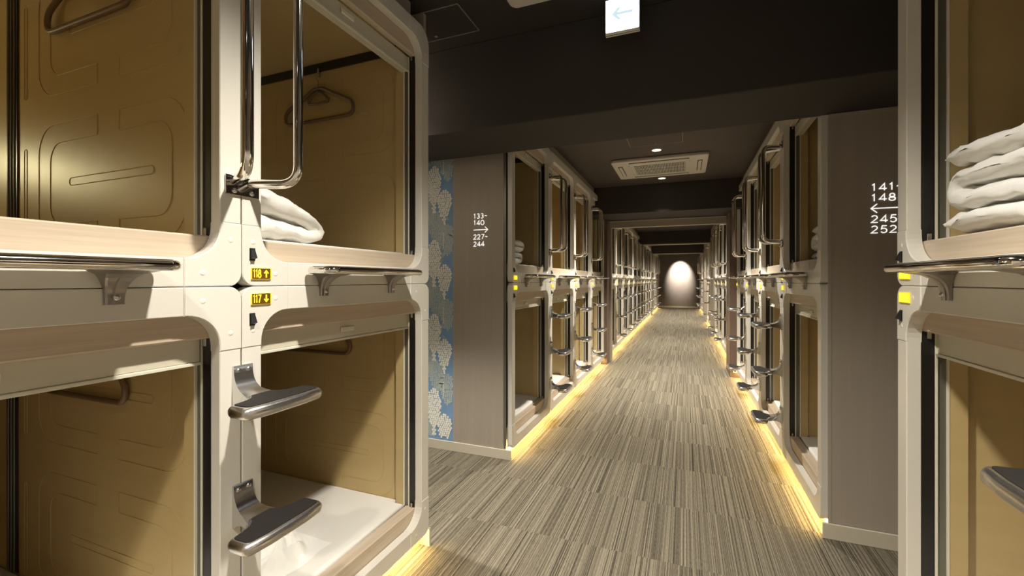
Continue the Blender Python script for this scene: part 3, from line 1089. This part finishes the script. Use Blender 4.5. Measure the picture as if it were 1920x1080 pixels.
# ------------------------------------------------------------------ coat hangers
def hanger(side, yo, z0, H, d, label):
    p, rz = place(side, yo, z0, W - 0.050, d, H - 0.085)
    t = thing('coat_hanger', label, 'hanger', p, rz, 'brown coat hangers on the capsule walls')

    def body():
        # local y = along the wall depth, z down; shoulders with rounded tips
        P = [(0, -0.095), (0.03, -0.098), (0.085, -0.125), (0.15, -0.155), (0.195, -0.178), (0.213, -0.200), (0.214, -0.228), (0.198, -0.246), (0.16, -0.250), (0, -0.250)]
        pts = [(0, y, z) for y, z in P] + [(0, -y, z) for y, z in reversed(P[1:-1])]
        pts = [Vector(q) for q in pts]
        out = []
        m = len(pts)
        for i in range(m):
            a, b, c, e = pts[i - 1], pts[i], pts[(i + 1) % m], pts[(i + 2) % m]
            for k in range(3):
                s = k / 3
                out.append(0.5 * ((2 * b) + (c - a) * s + (2 * a - 5 * b + 4 * c - e) * s * s + (3 * b - a - 3 * c + e) * s ** 3))
        return MB().tube(out, 0.0085, 8, True).mesh('shoulder_frame', M['hanger'])
    obj('shoulder_frame', get('hgb', body), t)

    def inner():
        pts = [(0, 0.0, -0.105), (0, 0.035, -0.128), (0, 0.062, -0.15), (0, 0.06, -0.165), (0, 0.0, -0.168), (0, -0.06, -0.165), (0, -0.062, -0.15), (0, -0.035, -0.128)]
        return MB().tube(pts, 0.0065, 8, True).mesh('inner_loop', M['hanger'])
    obj('inner_loop', get('hgi', inner), t)

    def hook():
        pts = [(0, 0, -0.097), (0, 0, -0.055)] + [(0, 0.016 * math.sin(a), -0.036 - 0.018 * math.cos(a)) for a in [0.2 + k * 0.45 for k in range(9)]]
        return MB().tube(pts, 0.0016, 6).mesh('wire_hook', M['hangertan'])
    obj('wire_hook', get('hgh', hook), t)
    obj('wall_hook', get('hgw', lambda: MB().box(-0.002, 0.012, -0.006, 0.006, -0.034, 0.004, 0.001).mesh('wall_hook', M['steel'])), t)
    return t


hanger('L', 0.8, ZS, HU, 0.60, 'brown coat hanger in upper capsule 118')
hanger('L', 0.8 - W, ZS, HU, 0.60, 'brown coat hanger cut by the photo top, in the leftmost upper capsule')
hanger('L', 0.8, Z0, HL, 0.62, 'brown coat hanger half hidden behind the shutter housing of capsule 117')
hanger('L', 0.8 - W, Z0, HL, 0.62, 'brown coat hanger half hidden in the leftmost lower capsule')


# ------------------------------------------------------------------ ceiling fittings
def downlight(x, y, label, aim=None, power=LAMP_W, spot=2.15):
    t = thing('downlight', label, 'light', (x, y, CEIL), 0, 'round ceiling downlights')
    ring = MB()
    n = 24
    vs = []
    for r, z in ((0.047, -0.0005), (0.046, -0.004), (0.041, -0.005), (0.038, -0.002)):
        vs += [(r * math.cos(2 * PI * k / n), r * math.sin(2 * PI * k / n), z) for k in range(n)]
    fs = [(a * n + k, a * n + (k + 1) % n, (a + 1) * n + (k + 1) % n, (a + 1) * n + k) for a in range(3) for k in range(n)]
    ring.add(vs, fs, True)
    build('trim_ring', ring, M['white'], t)
    build('lens', MB().add([(0.039 * math.cos(2 * PI * k / n), 0.039 * math.sin(2 * PI * k / n), -0.0025) for k in range(n)], [tuple(range(n))]), M['lens'], t)
    l = lamp('downlight_lamp', 'SPOT', (x, y, CEIL - 0.02), power, WARM, aim or (0, 0, 0), spot_size=spot, spot_blend=0.9, shadow_soft_size=0.035)
    return t


downlight(-0.245, 0.80, 'round downlight above the camera end of the corridor')
downlight(-0.245, -1.5, 'unseen fill downlight added at the back of the hall behind the camera')  # unseen lamp added behind the camera to soften the shadows
downlight(-0.245, -0.45, 'unseen fill downlight added straight above and behind the camera', power=LAMP_W * 0.8)  # another added lamp out of view: frontal fill for the capsule interiors
downlight(-0.246, 4.30, 'round downlight before the far air conditioner', spot=2.15, power=LAMP_W * 1.5)
downlight(-0.254, 5.51, 'round downlight between the far air conditioner and the portal beam', spot=1.5, power=LAMP_W * 1.5)
for k, y in enumerate((7.6, 9.6, 12.8, 14.8, 17.4)):
    downlight(-0.25, y, f'{ORD[k]} round downlight beyond the portal', power=LAMP_W * 1.5)
downlight(-0.19, 19.60, 'round downlight washing the end wall', power=900, spot=0.92, aim=(0.72, 0, 0))
downlight(1.9, 1.86, 'unseen fill downlight added over the passage on the taupe panel side', power=LAMP_W * 0.2)  # added out of view, weak fill for the right end panel
downlight(-1.75, 1.82, 'unseen fill downlight added over the passage by the wallpaper', power=LAMP_W * 1.15, spot=1.9)  # added out of view to brighten the wallpaper and left end panel


def cassette(x0, x1, y0, y1, label):
    t = thing('air_conditioner', label, 'air conditioner', ((x0 + x1) / 2, (y0 + y1) / 2, CEIL), 0, 'white ceiling air conditioners')
    a, b = (x1 - x0) / 2, (y1 - y0) / 2
    out = rrect(-a, a, -b, b, 0.035, 0.035, 5)
    build('fascia', MB().slab(out, -0.035, -0.0005, 0.010, 3), M['acwhite'], t)
    g = MB()
    gx, gy = a * 0.54, b * 0.50
    grille = build('intake_grille', MB().box(-gx, gx, -gy, gy, -0.0375, -0.0355), M['acdark'], t)
    for k in range(33):
        x = -gx + 2 * gx * (k + 0.5) / 33
        g.box(x - 0.0035, x + 0.0035, -gy, gy, -0.041, -0.0378)
    for k in range(4):
        y = -gy + 2 * gy * k / 3
        g.box(-gx, gx, y - 0.003, y + 0.003, -0.0425, -0.0378)
    gg = build('grille_bars', g, M['acwhite'], grille)
    gg['kind'] = 'stuff'
    for s in (-1, 1):
        fr = MB().box(s * (gx + 0.035), s * (gx + 0.055), -gy - 0.03, gy + 0.03, -0.0385, -0.0352)
        build('grille_frame', fr, M['acwhite'], t)
    for s in (-1, 1):
        sl = build('air_slot', MB().box(-a * 0.62, a * 0.62, s * (b - 0.075) - 0.022, s * (b - 0.075) + 0.022, -0.0372, -0.0355), M['acdark'], t)
        yb = s * (b - 0.075)
        build('louver', MB().box(-a * 0.61, a * 0.61, yb - (0.006 if s < 0 else 0.016), yb + 0.018, -0.041, -0.0375, 0.001), M['acwhite'], sl)
        sl = build('air_slot', MB().box(s * (a - 0.075) - 0.022, s * (a - 0.075) + 0.022, -b * 0.55, b * 0.55, -0.0372, -0.0355), M['acdark'], t)
        build('louver', MB().box(s * (a - 0.075) - 0.014, s * (a - 0.075) + 0.014, -b * 0.53, b * 0.53, -0.041, -0.0375, 0.001), M['acwhite'], sl)
    return t


cassette(-0.705, 0.215, 4.50, 5.27, 'white ceiling air conditioner between two downlights')
cassette(-0.705, 0.215, 1.02, 1.785, 'white ceiling air conditioner at the top edge beside the lit sign')

# lit direction sign hung from the ceiling
t = thing('exit_sign', 'small glowing white sign with a pale arrow pointing left', 'sign', (-0.2475, 1.90, 2.255))
build('housing', MB().box(-0.071, 0.071, 0.0, 0.024, 0.0, 0.150, 0.003), M['white'], t)
build('lit_face', MB().box(-0.0685, 0.0685, -0.002, -0.0003, 0.010, 0.147), M['exit'], t)
a = [(-0.044, 0.082), (-0.018, 0.108), (-0.004, 0.108), (-0.021, 0.088), (0.044, 0.088), (0.044, 0.076), (-0.021, 0.076), (-0.004, 0.056), (-0.018, 0.056)]
a.reverse()
build('arrow', MB().prism(a, -0.0034, -0.0022), M['exitarrow'], t)
build('bottom_strip', MB().box(-0.069, 0.069, -0.003, 0.003, -0.004, 0.0075, 0.001), M['chrome'], t)
build('hanger_stem', MB().box(-0.03, 0.03, 0.006, 0.018, 0.150, CEIL - 2.255 - 0.0005), M['white'], t)


# ------------------------------------------------------------------ lettering on the end panels
def sign_lines(lines, x, y, arrow, label, h=0.031, cw=0.030, wd=0.0040, aw=0.108):
    t = thing('wall_lettering', label, 'lettering', (x, y, lines[-1][1]))
    z0 = lines[-1][1]
    for s, zc in lines:
        if s == '>':
            mb = MB()
            a, b = 0.0, aw
            tip = b if arrow > 0 else a
            ribbon(mb, [(a, zc - z0), (b, zc - z0)], wd, 0)
            k = 0.022 * (1 if arrow > 0 else -1)
            ribbon(mb, [(tip - k, zc - z0 + 0.020), (tip, zc - z0), (tip - k, zc - z0 - 0.020)], wd, -0.0002)
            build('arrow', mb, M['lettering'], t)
            continue
        cx = 0
        for ch in s:
            mb = MB()
            for st in GL[ch]:
                ribbon(mb, [(cx + q[0] * cw * 0.98, zc - z0 + (q[1] - 0.5) * h) for q in st], wd, 0)
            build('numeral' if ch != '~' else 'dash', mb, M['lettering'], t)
            cx += cw * (0.98 if ch != '1' else 0.86)
    return t


sign_lines([('133~', 1.641), ('140', 1.595), ('>', 1.546), ('227~', 1.498), ('244', 1.449)], -1.355, YPL - 0.0065, 1,
           'white lettering 133~140 and 227~244 with an arrow pointing right')
sign_lines([('141~', 1.619), ('148', 1.572), ('>', 1.524), ('245~', 1.476), ('252', 1.429)], 0.783, YPR - 0.0025, -1,
           'white lettering 141~148 and 245~252 with an arrow pointing left', cw=0.0345, aw=0.12)


# ------------------------------------------------------------------ wallpaper print
def cluster(mb, cx, zt, wd, hh, y, rnd, r=0.0088, tail=0.25):
    z = 0.0
    row_ = 0
    while z < hh:
        f = z / hh
        half = wd / 2 * (math.sin(PI * min(1, f ** 0.62 * 0.97 + 0.03)) ** 0.7 if f < 1 else 0)
        if f > 1 - tail:
            half = min(half, wd * 0.12)
        x = -half + (r if row_ % 2 else 0)
        while x <= half:
            px = cx + x + rnd.uniform(-.2, .2) * r
            pz = zt - z + rnd.uniform(-.2, .2) * r
            a0 = rnd.uniform(0, 1)
            pts = []
            for k in range(8):
                rr = r * (1.08 if k % 2 == 0 else 0.84)
                a = a0 + k * PI / 4
                pts.append((px + rr * math.cos(a), y - 0.00006 * ((len(mb.f) * 7) % 5), pz + rr * math.sin(a)))
            mb.add(pts, [tuple(range(8))])
            x += r * 1.95
        z += r * 1.66
        row_ += 1


def leaf(mb, x, z, a, l, y):
    pts = []
    for t_ in [k / 8 for k in range(9)]:
        pts.append((t_ * l, 0.24 * l * math.sin(PI * t_)))
    for t_ in [k / 8 for k in range(7, 0, -1)]:
        pts.append((t_ * l, -0.24 * l * math.sin(PI * t_)))
    mb.add([(x + p[0] * math.cos(a) - p[1] * math.sin(a), y, z + p[0] * math.sin(a) + p[1] * math.cos(a)) for p in pts], [tuple(range(len(pts)))])


rnd = random.Random(12)
wh, gr, lf = MB(), MB(), MB()
for rep in range(4):
    zb = 0.53 * rep
    for col in range(6):
        xb = -1.50 - 0.33 * col
        o_ = 0.0 if col % 2 == 0 else 0.26
        z = zb + o_
        if z > 2.0: continue
        # two white racemes, one grey mass, scattered leaves (print repeats about every half metre)
        cluster(wh, xb - 0.17, min(2.33, z + 0.42), 0.105, 0.34, YPL - 0.0022, rnd)
        cluster(wh, xb - 0.085, min(2.33, z + 0.245), 0.105, 0.235, YPL - 0.0024, rnd)
        cluster(gr, xb - 0.06, z + 0.53, 0.14, 0.22, YPL - 0.0012, rnd, 0.0085, 0.1)
        cluster(gr, xb - 0.15, z + 0.62, 0.14, 0.22, YPL - 0.0012, rnd, 0.0085, 0.1)
        cluster(gr, xb - 0.20, z + 0.30, 0.10, 0.30, YPL - 0.0013, rnd, 0.0085, 0.1)
        for k in range(16):
            leaf(lf, xb - 0.15 + rnd.uniform(-.13, .12), z + 0.28 + rnd.uniform(-.06, .30), rnd.uniform(0, 6.28), rnd.uniform(.035, .06), YPL - 0.0006 - 0.00002 * k)
        for k in range(6):
            leaf(gr, xb - 0.06 + rnd.uniform(-.10, .02), z + 0.36 + rnd.uniform(-.05, .10), rnd.uniform(-0.8, 0.8), rnd.uniform(.035, .05), YPL - 0.0014 - 0.00002 * k)
        for k in range(9):
            leaf(wh, xb - 0.10 + 0.012 * (k % 2), z + 0.47 - 0.013 * k, 0.6 + 2.0 * (k % 2), 0.013, YPL - 0.0028 - 0.00003 * k)
wp = tag(obj('wallpaper_print', None), 'white and grey hanging blossom printed on the blue wallpaper', 'print')
for nm, b, m_ in (('white_blossom', wh, 'wpwhite'), ('grey_blossom', gr, 'wpgrey'), ('leaf_print', lf, 'wpleaf')):
    # keep only what lies above the baseboard and left of the panel
    keep = [f for f in b.f if all(b.v[i][2] > 0.075 and b.v[i][0] < -1.512 and b.v[i][2] < 2.36 for i in f)]
    b.f = keep
    b.sm = [False] * len(keep)
    o = build(nm, b, M[m_], wp)
    o['kind'] = 'stuff'
struct('trim_12', MB().box(-1.516, -1.506, YPL - 0.003, YPL, 0.07, CEIL), M['panel_edge'])
